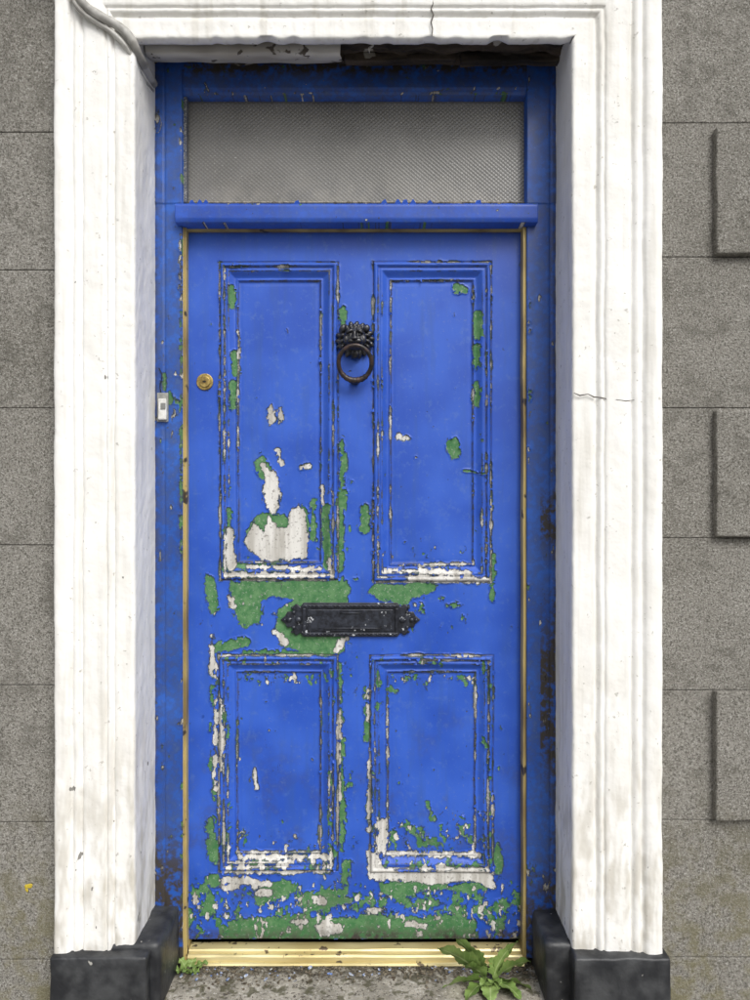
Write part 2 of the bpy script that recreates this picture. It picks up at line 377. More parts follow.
# ---------------------------------------------------------------- curling flakes
def mat_flake():
    t=NT('flake_paint'); g=t.n.new('ShaderNodeNewGeometry')
    c=t.mix(g.outputs['Backfacing'],(0.022,0.09,0.48),(0.45,0.47,0.42))
    return t.out(c,0.5)
M_flake=mat_flake()
def flakes(name,LD,count,seed,parent):
    PX,PY,X,Y,Z,fg,fw=LD
    rng=np.random.RandomState(seed)
    sm=blur((fg>0).astype(float),3)
    dx=np.gradient(sm,axis=1); dz=np.gradient(sm,axis=0)
    inner=np.zeros(fg.shape,bool); inner[3:-3,3:-3]=True
    ok=np.argwhere(inner&(fg<=0)&(sm>0.15)&(sm<0.45))
    if len(ok)==0: return
    sel=ok[rng.choice(len(ok),min(count,len(ok)),replace=False)]
    V=[];F=[]
    for j,i in sel:
        g=Vector((dx[j,i],0,dz[j,i]))
        if g.length<1e-4: continue
        g.normalize(); tdir=Vector((-g.z,0,g.x))
        L=rng.uniform(0.003,0.011); wd=rng.uniform(0.003,0.010); cur=rng.uniform(0.6,2.4)
        b=Vector((X[j,i],Y[j,i]-0.0006,Z[j,i]))-g*0.001; o=len(V); n=4; p=b.copy(); ang=0.15
        for s in range(n+1):
            ww=wd*(1-0.6*(s/n)**1.5)*rng.uniform(0.7,1.15)
            sk=rng.uniform(-0.15,0.15)*wd
            V+= [p-tdir*(ww/2-sk),p+tdir*(ww/2+sk)]
            dirv=g*math.cos(ang)+Vector((0,-1,0))*math.sin(ang)
            p=p+dirv*(L/n); ang+=cur/n
        for s in range(n):
            a=o+2*s; F.append((a,a+1,a+3,a+2))
    me=bpy.data.meshes.new(name); me.from_pydata([tuple(v) for v in V],[],F); me.update()
    bm=bmesh.new(); bm.from_mesh(me)
    for f in bm.faces:
        if f.normal.y>0: f.normal_flip()
    bm.to_mesh(me); bm.free()
    me.materials.append(M_flake)
    for p in me.polygons: p.use_smooth=True
    link(bpy.data.objects.new(name,me),parent)
flakes('curled_flakes',LD,800,3,front_door)
# ---------------------------------------------------------------- frame
door_frame=empty('door_frame')
YF=-0.035
def jamb_fun(side):
    def f(X,Y):
        if side=='L':
            u=X-153
            H=np.interp(u,[0,3,4,10,11.5,13,30],[-0.002,-0.001,0,0,-0.003,0.0,0.0])
        else:
            u=558-X
            H=np.interp(u,[0,6,7.5,9,30],[-0.001,0,-0.003,0,0.0])
        H=H+np.where(Y<204,0.002,0)
        inn=(X-153)/30 if side=='L' else (558-X)/30
        g=np.full(X.shape,-9.); w=np.full(X.shape,-9.)
        dens=0.22+0.36*np.exp(-((inn-0.97)/0.06)**2)+0.40*np.exp(-((inn)/0.08)**2)+0.30*np.clip((Y-780)/100,0,1)
        wd=dens+0.08
        if side=='L':
            dens=dens+0.40*np.exp(-((Y-405)/30)**2)
            wd=wd+0.25*np.exp(-((Y-405)/25)**2)
            g=np.maximum(g,sd_ell(X,Y,170,398,4,5)); g=np.maximum(g,sd_ell(X,Y,164,378,2.5,9))
            w=np.maximum(w,sd_seg(X,Y,180,235,181,300,0.4)); g=np.maximum(g,sd_seg(X,Y,181,300,181,560,0.5))
            w=np.maximum(w,sd_ell(X,Y,157,118,3,8)-0.5)
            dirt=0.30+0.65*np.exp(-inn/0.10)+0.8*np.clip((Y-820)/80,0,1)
        else:
            dens=dens+0.20*np.exp(-((Y-640)/90)**2)
            wd=wd+0.45*np.exp(-((Y-700)/60)**2)*(X>538)
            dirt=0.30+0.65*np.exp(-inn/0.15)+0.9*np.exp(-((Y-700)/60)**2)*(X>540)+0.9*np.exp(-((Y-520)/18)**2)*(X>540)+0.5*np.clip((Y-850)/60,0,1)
        g,w=finish(g,w,X,Y,13,1.2)
        g=np.maximum(g,chips(X,Y,dens*0.8,87,7,1.9)); w=np.maximum(w,chips(X,Y,wd*0.9,187,6,2.5,0.87)); g=np.maximum(g,w+0.3)
        g=np.clip(g,-9,9); w=np.clip(w,-9,9)
        return H+lip(g,w,X,Y,52)+(fbm(X,Y,50,500,3)-0.5)*0.002,g,w,np.clip(dirt,0,1)
    return f
relief('jamb_hinge_side',527,558,62,958,YF,jamb_fun('R'),M_frame,0.0022,0.09,door_frame)
relief('jamb_lock_side',152.5,182,62,958,YF,jamb_fun('L'),M_frame,0.0022,0.09,door_frame)
def head_fun(X,Y):
    H=np.interp(Y,[62,88,89.5,91,95],[0,0,-0.004,-0.006,-0.008])
    g=np.full(X.shape,-9.); w=g.copy()
    dens=0.25+0.35*np.exp(-((Y-66)/4)**2)+0.35*np.exp(-((Y-93)/3)**2)
    w=np.maximum(w,sd_seg(X,Y,205,83,208,90,0.4))
    g=np.maximum(g,chips(X,Y,dens,97,7,0.7)); w=np.maximum(w,chips(X,Y,dens,197,6,0.7,0.87)); g=np.clip(np.maximum(g,w+0.3),-9,9)
    return H,g,np.clip(w,-9,9),np.clip(0.4+0.6*np.exp(-((Y-66)/8)**2),0,1)
relief('frame_head',181.5,527.5,62,94,YF+0.002,head_fun,M_frame,0.0022,0.09,door_frame)
def tr_fun(X,Y):
    H=np.interp(Y,[202,204,206,218,220,223],[-0.008,0,0.002,0.0,-0.002,-0.006])+(fbm(X,Y,60,70,2)-0.5)*0.002
    dens=0.2+0.7*np.exp(-((Y-203)/2)**2)+0.3*np.exp(-((Y-222)/2)**2)
    w=chips(X,Y,dens,199,6,0.7,0.88); g=np.clip(np.maximum(chips(X,Y,dens,99,6,0.7,0.88),w+0.3),-9,9)
    return H,g,np.clip(w,-9,9),0.2*np.ones_like(X)
relief('transom_rail',175,538,203,222,-0.062,tr_fun,M_door,0.0022,0.10,door_frame)
a=W(183,222,YF); b=W(527,232,YF)
box('rebate_head',a.x,b.x,-0.006,0.03,W(0,231,0).z,W(0,216,0).z,M_frame,door_frame,0.002)
for nm,p0,p1 in (('stop_left',181.6,187.5),('stop_right',527.5,531.5)):
    a=W(p0,94,-0.01); b=W(p1,204,-0.01)
    box(nm,a.x,b.x,-0.02,0.03,W(0,206,0).z,W(0,90,0).z,M_frame,door_frame,0.002)
def strip(name,p0,p1,y0):
    n=160; prof=[(0,0.03),(0,y0+0.004),(0.12,y0),(0.45,y0),(0.55,y0+0.003),(0.8,y0+0.002),(1,y0+0.004),(1,0.03)]
    z0,z1=W(0,957,0).z,W(0,231,0).z
    x0,x1=W(p0,0,y0).x,W(p1,0,y0).x
    Z=np.repeat(np.linspace(z0,z1,n)[:,None],len(prof),1)
    X=np.zeros_like(Z);Y=np.zeros_like(Z)
    for j,(t,yy) in enumerate(prof):
        X[:,j]=x0+(x1-x0)*t; Y[:,j]=yy
    off=np.array([noise.noise(Vector((p0,z*6,0)))*0.0016+noise.noise(Vector((p0,z*40,3)))*0.0005 for z in Z[:,0]])
    X+=off[:,None]
    gridmesh(name,X,Y,Z,M_gold,None,door_frame,False)
strip('weatherstrip_left',182.4,186.2,-0.026)
strip('weatherstrip_right',522.8,527.0,-0.030)
box('weatherstrip_top',W(187,0,-0.012).x,W(523,0,-0.012).x,-0.014,0.03,W(0,232.4,0).z,W(0,230,0).z,M_gold,door_frame,0.0008)
# threshold bar (ribbed)
bm=bmesh.new()
xa=W(187,0,-0.03).x; xb=W(524,0,-0.03).x
profl=[(0.02,0.150),(-0.036,0.150),(-0.038,0.153),(-0.036,0.157),(-0.032,0.158),(-0.030,0.154),(-0.027,0.154),(-0.026,0.168),(-0.023,0.172),(-0.019,0.173),(-0.017,0.168),(-0.013,0.168),(-0.012,0.176),(-0.009,0.180),(0.004,0.181),(0.02,0.181)]
NS=60; vs=[]
for q in range(NS+1):
    x=xa+(xb-xa)*q/NS
    vs.append([bm.verts.new((x,p[0]+0.0016*noise.noise(Vector((x*9,j,0))),p[1]+0.0014*noise.noise(Vector((x*7,0,j))))) for j,p in enumerate(profl)])
n=len(profl)
for q in range(NS):
    for i in range(n):
        j=(i+1)%n; bm.faces.new((vs[q][i],vs[q][j],vs[q+1][j],vs[q+1][i]))
bm.faces.new(vs[0]); bm.faces.new(vs[-1][::-1]); bmesh.ops.recalc_face_normals(bm,faces=bm.faces[:])
bm_obj('threshold_bar',bm,M_sill,door_frame)
# ---------------------------------------------------------------- transom window
transom_window=empty('transom_window')
box('glass_pane',W(184,0,0).x,W(531,0,0).x,0.004,0.010,W(0,206,0).z,W(0,88,0).z,M_glass,transom_window,0)
bm=bmesh.new()
for seg in range(60):
    x=W(188,0,0).x+(W(528,0,0).x-W(188,0,0).x)*seg/59
    h=0.003+0.004*max(0,noise.noise(Vector((x*25,0,1))))
    ellip(bm,(x,0.0,W(0,203,0).z+0.001),(0.011,0.004,h),None,8)
bm_obj('putty_line',bm,simple('old_putty',(0.32,0.29,0.25),(0.14,0.12,0.10),60,0.9),transom_window,True)
bm=bmesh.new()
for xx in (192,200,206,297,384,398,405,413,430,478):
    p=W(xx,202.5,-0.06); z=p.z
    v=[bm.verts.new((p.x-0.009,-0.059,z-0.004)),bm.verts.new((p.x+0.009,-0.060,z-0.004)),bm.verts.new((p.x+0.004+random.uniform(-.004,.004),-0.063,z+random.uniform(0.005,0.009))),bm.verts.new((p.x-0.004,-0.061,z+random.uniform(0.003,0.007)))]
    bm.faces.new(v)
bm_obj('rail_flakes',bm,M_flake,transom_window)
box('room_back',-0.75,0.65,0.30,0.32,0.15,2.8,M_dark,transom_window,0)
# ---------------------------------------------------------------- surround
door_surround=empty('door_surround')
xL=-216*S; xR=177.5*S
ZT=ZC+414.5*S; WL=0.189; WR=0.2130; WT=0.206
ZPL=W(0,953,-0.215).z
PR=[(0,0.03),(0,-0.04),(0,-0.10),(0,-0.158),(0,-0.165),(0,-0.175),(0,-0.190),(0.012,-0.1955),(0.03,-0.197),(0.12,-0.1965),(0.235,-0.1975),(0.245,-0.1965),(0.255,-0.193),(0.27,-0.193),(0.28,-0.195),(0.295,-0.199),(0.31,-0.202),(0.335,-0.203),(0.345,-0.200),(0.36,-0.200),(0.37,-0.2035),(0.38,-0.205),(0.50,-0.206),(0.63,-0.206),(0.64,-0.205),(0.648,-0.202),(0.665,-0.202),(0.68,-0.2065),(0.71,-0.210),(0.745,-0.2105),(0.762,-0.207),(0.785,-0.207),(0.80,-0.213),(0.83,-0.2165),(0.89,-0.218),(0.96,-0.2175),(0.99,-0.215),(1.0,-0.208),(1.0,-0.19),(1.0,-0.12)]
PD=[]
for i in range(len(PR)-1):
    (t0,y0),(t1,y1)=PR[i],PR[i+1]
    L=math.hypot((t1-t0)*0.2,y1-y0); n=max(1,int(L/0.006))
    for s in range(n): PD.append((t0+(t1-t0)*s/n,y0+(y1-y0)*s/n))
PD.append(PR[-1]); PD=np.array(PD)
def lump(X,Y,Z,amp=0.0021):
    sh=X.shape
    Xf,Yf,Zf=X.ravel(),Y.ravel(),Z.ravel()
    out=np.zeros((Xf.size,3))
    for i in range(Xf.size):
        v=noise.noise_vector(Vector((Xf[i]*18,Yf[i]*18,Zf[i]*7)))*1.0+noise.noise_vector(Vector((Xf[i]*70,Yf[i]*70,Zf[i]*40)))*0.5
        out[i]=v
    out*=amp
    return X+out[:,0].reshape(sh),Y+out[:,1].reshape(sh),Z+out[:,2].reshape(sh)*0.3
def leg(name,side):
    nr=300; t=PD[:,0]; y=PD[:,1]
    top=np.where(y>-0.175,ZT+0.06,ZT+t*WT)
    u=np.linspace(0,1,nr)[:,None]
    Z=ZPL-0.004+(top[None,:]-ZPL+0.004)*u
    Wd=WL if side=='L' else WR
    X=np.broadcast_to((xL-t*Wd) if side=='L' else (xR+t*Wd),Z.shape).copy()
    Y=np.broadcast_to(y,Z.shape).copy()
    X,Y,Z=lump(X,Y,Z)
    if side=='L': X=X[:,::-1];Y=Y[:,::-1];Z=Z[:,::-1]
    gridmesh(name,X,Y,Z,M_white,None,door_surround)
leg('left_pilaster','L'); leg('right_pilaster','R')
sel=PD[PD[:,1]<=-0.1749]
sel=np.vstack([[0.30,-0.172],[0.12,-0.174],sel])
t=sel[:,0][:,None]; y=sel[:,1][:,None]; nc=320; u=np.linspace(0,1,nc)[None,:]
x0=xL-t*WL; x1=xR+t*WR
X=x0+(x1-x0)*u; Z=np.broadcast_to(ZT+t*WT,X.shape).copy(); Y=np.broadcast_to(y,X.shape).copy()
X,Y,Z=lump(X,Y,Z)
for c_ in range(X.shape[1]):
    ch=max(0,noise.noise(Vector((X[0,c_]*16,4,0)))-0.02)*0.020
    Z[:6,c_]+=ch
gridmesh('lintel_moulding',X,Y,Z,M_white,None,door_surround)
rough_box('cornice',xL-WL-0.05,xR+WR+0.05,-0.26,-0.12,ZT+WT+0.001,ZT+WT+0.07,M_white,door_surround,0.04,0.001)
def crack(name,pts,y,r):
    tube(name,[W(px,py,y) for px,py in pts],r,M_crack,door_surround,1,'VECTOR')
crack('crack_head',[(432,-6),(433,4),(431,9),(433.5,15),(431,22),(432.5,29),(432,36)],-0.2035,[0.0012,0.0018,0.0012,0.0022,0.0014,0.0018,0.0012])
crack('crack_right',[(574,393),(580,395.5),(588,394),(594,397),(601,397.5),(607,399),(616,400)],-0.203,[0.001,0.0018,0.001,0.0018,0.0012,0.0012,0.0004])
crack('crack_right_low',[(616,399.5),(626,401),(634,400),(642,402)],-0.2065,[0.0006,0.0012,0.0008,0.0003])
# plinths
rough_box('plinth_left',W(49,0,-0.235).x,W(146,0,-0.235).x,-0.234,-0.10,0.01,ZPL,M_black,door_surround,0.014,0.003,0.006,1)
rough_box('plinth_right',W(575,0,-0.235).x,W(671,0,-0.235).x,-0.234,-0.10,0.01,ZPL-0.002,M_black,door_surround,0.014,0.003,0.006,2)
rough_box('plinth_return_left',xL-0.10,W(177,0,-0.05).x,-0.20,-0.02,0.01,ZPL+0.012,M_black,door_surround,0.014,0.004,0.012,3)
rough_box('plinth_return_right',W(534,0,-0.05).x,xR+0.10,-0.185,-0.02,0.01,ZPL+0.004,M_black,door_surround,0.014,0.004,0.012,4)
# rotten soffit
nx,ny=220,50
gx=np.linspace(xL-0.01,xR+0.01,nx); gy=np.linspace(-0.176,0.0,ny)
GX,GY=np.meshgrid(gx,gy)
f=fbm(GX*1000,GY*1000,60,5,4,0.35)
GZ=ZC+429*S+(f-0.5)*0.034+0.006*(fbm(GX*1000,GY*1000,300,8,2,0.1)-0.5)
door_head=empty('lintel_beam')
gridmesh('rotten_soffit',GX[::-1],GY[::-1],GZ[::-1],M_rot,None,door_head)
n=60; us=np.linspace(0,1,n)
prb=[(-0.128,432),(-0.132,424),(-0.130,418.0),(-0.125,416.5),(-0.10,418.5),(-0.08,421),(-0.065,423),(-0.055,424.5),(-0.050,427),(-0.050,431)]
XB=np.zeros((len(prb),n)); YB=XB.copy(); ZB=XB.copy()
for j,(yy,zz) in enumerate(prb):
    for i,uu in enumerate(us):
        xx=xL+0.004+(W(340,0,-0.1).x-xL)*uu
        if i>=n-2: xx+=0.012*noise.noise(Vector((yy*60,0,0)))
        XB[j,i]=xx; YB[j,i]=yy; ZB[j,i]=ZC+zz*S+0.006*noise.noise(Vector((xx*12,yy*30,0)))+0.005*abs(uu-0.5)
gridmesh('painted_board',XB,YB,ZB,M_dirtywhite,None,door_head)
for (pa,pb,zz) in ((345,455,427),(460,566,426)):
    x0,x1=W(pa,0,-0.05).x,W(pb,0,-0.05).x
    rough_box('split_lath',x0,x1,-0.075,-0.05,ZC+(zz-4)*S,ZC+zz*S+0.012,M_rot,door_head,0.012,0.005,0.003,pa)
p=W(372,44,-0.14)
tube('paint_shred',[p+Vector((0.004,0,0.006)),p+Vector((0.002,0,-0.004)),p+Vector((-0.006,-0.002,-0.012)),p+Vector((-0.006,0,-0.024))],[0.0012,0.0024,0.0028,0.0008],M_dirtywhite,door_head)
# ---------------------------------------------------------------- wall
stone_wall=empty('stone_wall')
YW=-0.165
def zpy(py): return W(0,py,YW).z
def xpx(px): return W(px,0,YW).x
box('wall_core_left',-4.0,xL-0.03,YW+0.0045,0.35,0.0,5.2,M_wall,stone_wall,0)
box('wall_core_right',xR+0.03,4.0,YW+0.0045,0.35,0.0,5.2,M_wall,stone_wall,0)
box('wall_core_top',xL-0.029,xR+0.029,YW+0.03,0.349,ZC+440*S,5.199,M_wall,stone_wall,0)
def courses(side):
    if side=='L': js=[822,685,545,408,270,132,-6]
    else: js=[820,690,538,408,257,123,-20]
    zs=[0.0]
    zz=[zpy(j) for j in js]
    while zz[0]>0.40: zz.insert(0,zz[0]-0.34)
    if zz[0]<0.12: zz.pop(0)
    while zz[-1]<4.8: zz.append(zz[-1]+0.34)
    zs+=zz+[5.2]
    return zs
bmw=bmesh.new()
def course_boxes(side):
    zs=courses(side); g=0.0008
    for i in range(len(zs)-1):
        z0,z1=zs[i]+g,zs[i+1]-g
        if side=='L': xs=[-4.0,-3.3+(i%2)*0.3,-2.6+(i%2)*0.3,-1.9+(i%2)*0.3,-1.2+(i%2)*0.15,xL-0.10]
        else: xs=[xR+0.10,xpx(790)+(0.12 if i%2 else 0.0),1.9+(i%2)*0.3,2.7+(i%2)*0.3,4.0]
        for j in range(len(xs)-1):
            bm_box(bmw,xs[j]+g,xs[j+1]-g,YW+random.uniform(-0.001,0.001),YW+0.1,z0,z1)
course_boxes('L'); course_boxes('R')
zc0=ZT+0.1
k=0
while zc0<5.1:
    xs=[xL-0.098,-0.35+(k%2)*0.2,0.25+(k%2)*0.15,xR+0.098]
    for j in range(3): bm_box(bmw,xs[j]+0.002,xs[j+1]-0.002,YW,YW+0.1,zc0+0.002,min(zc0+0.338,5.19))
    zc0+=0.34; k+=1
bm_obj('ashlar_courses',bmw,M_wall,stone_wall,False,0.002,2)
for i,(p0,p1) in enumerate([(126,253),(410,537),(692,821)]):
    yq=-0.187
    rough_box('quoin_block_%d'%(i+1),W(717,0,yq).x,W(717,0,yq).x+0.33,yq,YW+0.02,W(0,p1,yq).z,W(0,p0,yq).z,M_wall,stone_wall,0.007,0.0026,0.004,i)
for i,zq in enumerate([2.76,3.53,4.3]):
    rough_box('quoin_upper_%d'%(i+1),W(717,0,-0.187).x,W(717,0,-0.187).x+0.33,-0.187,YW+0.02,zq,zq+0.34,M_wall,stone_wall,0.05,0.002,0.005,i)
bm=bmesh.new(); p=W(28,888,YW-0.001)
for i in range(9):
    ellip(bm,(p.x+random.uniform(-.007,.007),p.y,p.z+random.uniform(-.007,.007)),(random.uniform(.003,.006),.0015,random.uniform(.003,.006)),None,8)
bm_obj('lichen',bm,simple('lichen_yellow',(0.50,0.38,0.03),(0.35,0.26,0.05),80,0.9),stone_wall,True)
# ---------------------------------------------------------------- ground, pavement, step
box('ground',-150,150,-300,0.3,-0.15,-0.104,simple('asphalt',(0.05,0.05,0.05),(0.07,0.07,0.068),60,0.9),None,0)
bm=bmesh.new()
for i in range(-10,10):
    for j in range(4):
        bm_box(bm,i*0.6+0.003,i*0.6+0.597,-0.17-(j+1)*0.6+0.003,-0.17-j*0.6-0.003,-0.09,0.0)
bm_box(bm,-6,6,-2.74,-2.575,-0.104,0.004)
bm_obj('pavement',bm,simple('paving_concrete',(0.32,0.31,0.29),(0.25,0.24,0.22),12,0.9,0.4,0.002),None,False,0.004)
nx,ny=240,100
gx=np.linspace(W(150,0,0).x-0.02,W(560,0,0).x+0.02,nx); gy=np.linspace(-0.36,0.02,ny)
GX,GY=np.meshgrid(gx,gy)
GZ=0.15+(fbm(GX*1000,GY*1000,40,15,5)-0.5)*0.007
GZ[0]-=0.16; GY[0]=GY[1]; GZ[1]-=0.004
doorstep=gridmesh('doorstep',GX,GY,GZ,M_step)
# ---------------------------------------------------------------- debris
def crumbs(name,cnt,mat,smin,smax,flat,y0=-0.04,sg=0.032):
    bm=bmesh.new()
    for i in range(cnt):
        x=random.uniform(W(182,0,-.05).x,W(534,0,-.05).x); y=y0-abs(random.gauss(0,sg))
        s=random.uniform(smin,smax)
        r=Matrix.Rotation(random.uniform(0,6),4,'Z')@Matrix.Rotation(random.uniform(-.5,.5),4,'X')
        M=Matrix.Translation((x,y,0.152+s*0.2))@r@Matrix.Diagonal((s*random.uniform(.7,2),s,s*flat,1))
        bmesh.ops.create_icosphere(bm,subdivisions=1,radius=1,matrix=M)
    return bm_obj(name,bm,mat,None,False)
crumbs('debris',700,simple('soil_crumbs',(0.06,0.045,0.03),(0.20,0.17,0.12),90,0.95),0.0012,0.0042,0.45)
crumbs('paint_chips',60,simple('fallen_paint',(0.03,0.12,0.42),(0.6,0.6,0.56),140,0.6),0.002,0.005,0.15)
# ---------------------------------------------------------------- knocker
knocker=empty('door_knocker')
c=W(355,340,-0.01); bm=bmesh.new()
def R(ax,a): return Matrix.Rotation(a,4,ax)
ellip(bm,(c.x,-0.006,c.z),(0.044,0.014,0.044))
for i in range(18):
    a=2*math.pi*i/18+0.1
    ellip(bm,(c.x+math.cos(a)*0.041,-0.009,c.z+math.sin(a)*0.041*0.95),(0.0135,0.009,0.0072),R('Y',-a+0.3),10)
ellip(bm,(c.x,-0.024,c.z+0.001),(0.031,0.022,0.032),None,20)
for s in (-1,1):
    ellip(bm,(c.x+s*0.0135,-0.043,c.z+0.0155),(0.012,0.008,0.005),R('Y',s*0.45))
    ellip(bm,(c.x+s*0.0125,-0.0425,c.z+0.0065),(0.0042,0.004,0.003))
    ellip(bm,(c.x+s*0.010,-0.045,c.z-0.011),(0.012,0.011,0.0085))
    ellip(bm,(c.x+s*0.031,-0.022,c.z+0.029),(0.010,0.008,0.010))
    ellip(bm,(c.x+s*0.023,-0.034,c.z-0.003),(0.008,0.008,0.012))
    for q in range(3):
        ellip(bm,(c.x+s*(0.032+0.001*q),-0.020,c.z+0.010-q*0.015),(0.010,0.009,0.0055),R('Y',s*(0.2+0.3*q)))
ellip(bm,(c.x,-0.046,c.z+0.004),(0.0062,0.010,0.016))
ellip(bm,(c.x,-0.056,c.z-0.0045),(0.009,0.0055,0.005))
ellip(bm,(c.x,-0.039,c.z-0.026),(0.012,0.009,0.006))
ellip(bm,(c.x,-0.018,c.z-0.038),(0.012,0.010,0.014))
for i in range(5): ellip(bm,(c.x+(i-2)*0.010,-0.029,c.z+0.031-abs(i-2)*0.002),(0.0055,0.008,0.010),R('Y',(i-2)*0.2))
ob=bm_obj('lion_head',bm,M_iron,knocker,True)
m=ob.modifiers.new('r','REMESH'); m.mode='VOXEL'; m.voxel_size=0.0012; m.use_smooth_shade=True
bm=bmesh.new(); rc=W(355,363,-0.045); R1=0.0435
N=64;Mn=14; ring=[]
for i in range(N):
    a=2*math.pi*i/N; bot=max(0,-math.sin(a))
    r=0.0058+0.0026*bot**3+(0.0012*math.sin(a*26) if bot>0.7 else 0)
    row=[]
    for j in range(Mn):
        b=2*math.pi*j/Mn; rad=R1+r*math.cos(b)
        row.append(bm.verts.new((rc.x+rad*math.cos(a),rc.y+r*math.sin(b)+0.015*(-math.sin(a)),rc.z+rad*math.sin(a))))
    ring.append(row)
for i in range(N):
    for j in range(Mn):
        bm.faces.new((ring[i][j],ring[i][(j+1)%Mn],ring[(i+1)%N][(j+1)%Mn],ring[(i+1)%N][j]))
ellip(bm,(rc.x,rc.y+0.017,rc.z-R1),(0.012,0.010,0.0085))
bmesh.ops.recalc_face_normals(bm,faces=bm.faces[:])
bm_obj('ring',bm,M_rust,knocker,True)
bm=bmesh.new(); p=W(355,382,0); ellip(bm,(p.x,-0.006,p.z),(0.012,0.012,0.010)); bm_obj('strike_stud',bm,M_iron,knocker,True)
# ---------------------------------------------------------------- letterbox
mail=empty('mail_slot')
def prism(name,pts,y0,y1,mat,parent,bevel=0.0015):
    bm=bmesh.new()
    f=[bm.verts.new((W(px,py,0).x,y1,W(px,py,0).z)) for px,py in pts]
    b=[bm.verts.new((W(px,py,0).x,y0,W(px,py,0).z)) for px,py in pts]
    n=len(pts); bm.faces.new(f); bm.faces.new(b[::-1])
    for i in range(n): bm.faces.new((f[i],b[i],b[(i+1)%n],f[(i+1)%n]))
    bmesh.ops.recalc_face_normals(bm,faces=bm.faces[:])
    return bm_obj(name,bm,mat,parent,False,bevel)
left=[(304,603),(301,607),(297,604),(293,607),(294,612),(288,612),(286,616),(281,620),(286,624),(288,628),(294,627),(293,632),(297,636),(301,633),(304,637)]
right=[(702-x,y) for x,y in left][::-1]
pts=[(x-0.5,y-0.5) for x,y in left+right]
prism('plate',pts,0.004,-0.006,M_slot,mail,0.002)
for nm,(a0,b0,a1,b1),y1 in (('frame_top',(303,604,398,607.5),-0.011),('frame_bottom',(303,632,398,635.5),-0.011),('frame_l',(303,607.7,306,631.8),-0.011),('frame_r',(395,607.7,398,631.8),-0.011),('flap',(308,609,393,630.5),-0.0095)):
    prism(nm,[(a0,b0),(a1,b0),(a1,b1),(a0,b1)],0.0,y1,M_slot,mail,0.0018)
bm=bmesh.new()
for s in (-1,1):
    for dx,dy,rr in ((52,0,4.2),(56.5,-7.5,2.6),(56.5,7.5,2.6),(61,0,3.2),(65.5,0,2.2),(58,-12,1.6),(58,12,1.6)):
        p=W(350.5+s*dx,619.5+dy,0); ellip(bm,(p.x,-0.0055,p.z),(rr*S*0.8,0.006,rr*S*0.8))
for i in range(22):
    for yy in (605.7,633.7):
        p=W(306+i*4.2,yy,0); ellip(bm,(p.x,-0.0105,p.z),(0.0042,0.003,0.0028),None,8)
p=W(350.5,612.5,0); ellip(bm,(p.x,-0.011,p.z),(0.03,0.003,0.002))
p=W(350.5,627.5,0); ellip(bm,(p.x,-0.011,p.z),(0.09,0.003,0.002))
bm_obj('ornaments',bm,M_slot,mail,True)
# ---------------------------------------------------------------- lock
lock=empty('door_lock')
bm=bmesh.new(); p=W(205,382,0)
def cyl(bm,c,r,y0,y1,seg=40,r2=None):
    M=Matrix.Translation((c.x,(y0+y1)/2,c.z))@R('X',math.pi/2)
    bmesh.ops.create_cone(bm,cap_ends=True,segments=seg,radius1=r,radius2=r2 or r,depth=abs(y1-y0),matrix=M)
cyl(bm,p,0.0225,0.001,-0.004); bm_obj('rose',bm,M_brass,lock,False,0.0015)
bm=bmesh.new(); cyl(bm,p,0.015,-0.003,-0.008); bm_obj('barrel',bm,M_brass,lock,False,0.0012)
bm=bmesh.new(); bm_box(bm,p.x-0.0045,p.x+0.0045,-0.0090,-0.0079,p.z-0.0014,p.z+0.0014); cyl(bm,p,0.0028,-0.0081,-0.0092,16); bm_obj('keyway',bm,M_dark,lock)
# ---------------------------------------------------------------- doorbell
bell=empty('doorbell'); yb=YF-0.002
a=W(157.5,422,yb); b=W(168.5,393,yb)
box('back_plate',a.x,b.x,yb-0.006,yb+0.004,a.z,b.z,M_grey,bell,0.002)
a=W(159,420,yb-.006); b=W(167.3,399,yb-.006)
box('housing',a.x,b.x,yb-0.016,yb-0.005,a.z,b.z,M_plastic,bell,0.003)
a=W(160.8,409,yb-.016); b=W(165.6,403,yb-.016)
box('push_button',a.x,b.x,yb-0.019,yb-0.015,a.z,b.z,M_grey,bell,0.001)
tube('bell_wire',[W(161,393,yb-.003),W(160,385,yb-.004),W(162,376,yb-.003),W(159,368,yb)],0.0012,M_dark,bell)
# ---------------------------------------------------------------- cable
cab=empty('electric_cable')
P1=[(72,-26,-0.224),(82,2,-0.224),(100,16,-0.220),(118,26,-0.210),(130,38,-0.205),(138,54,-0.185),(146,70,-0.12),(154,84,-0.055)]
tube('sheath_main',[W(*q) for q in P1],[0.009,0.010,0.011,0.0105,0.012,0.011,0.012,0.010],M_cable,cab)
P2=[(66,-26,-0.222),(78,8,-0.224),(98,23,-0.215),(114,34,-0.210),(126,47,-0.203),(134,63,-0.178),(143,79,-0.12),(152,91,-0.055)]
tube('sheath_second',[W(*q) for q in P2],0.0055,M_cable,cab)
tube('loose_wire',[W(156,112,-0.042),W(160,118,-0.048),W(161,126,-0.046),W(157,133,-0.042),W(155,128,-0.04)],0.0011,M_frame,cab)
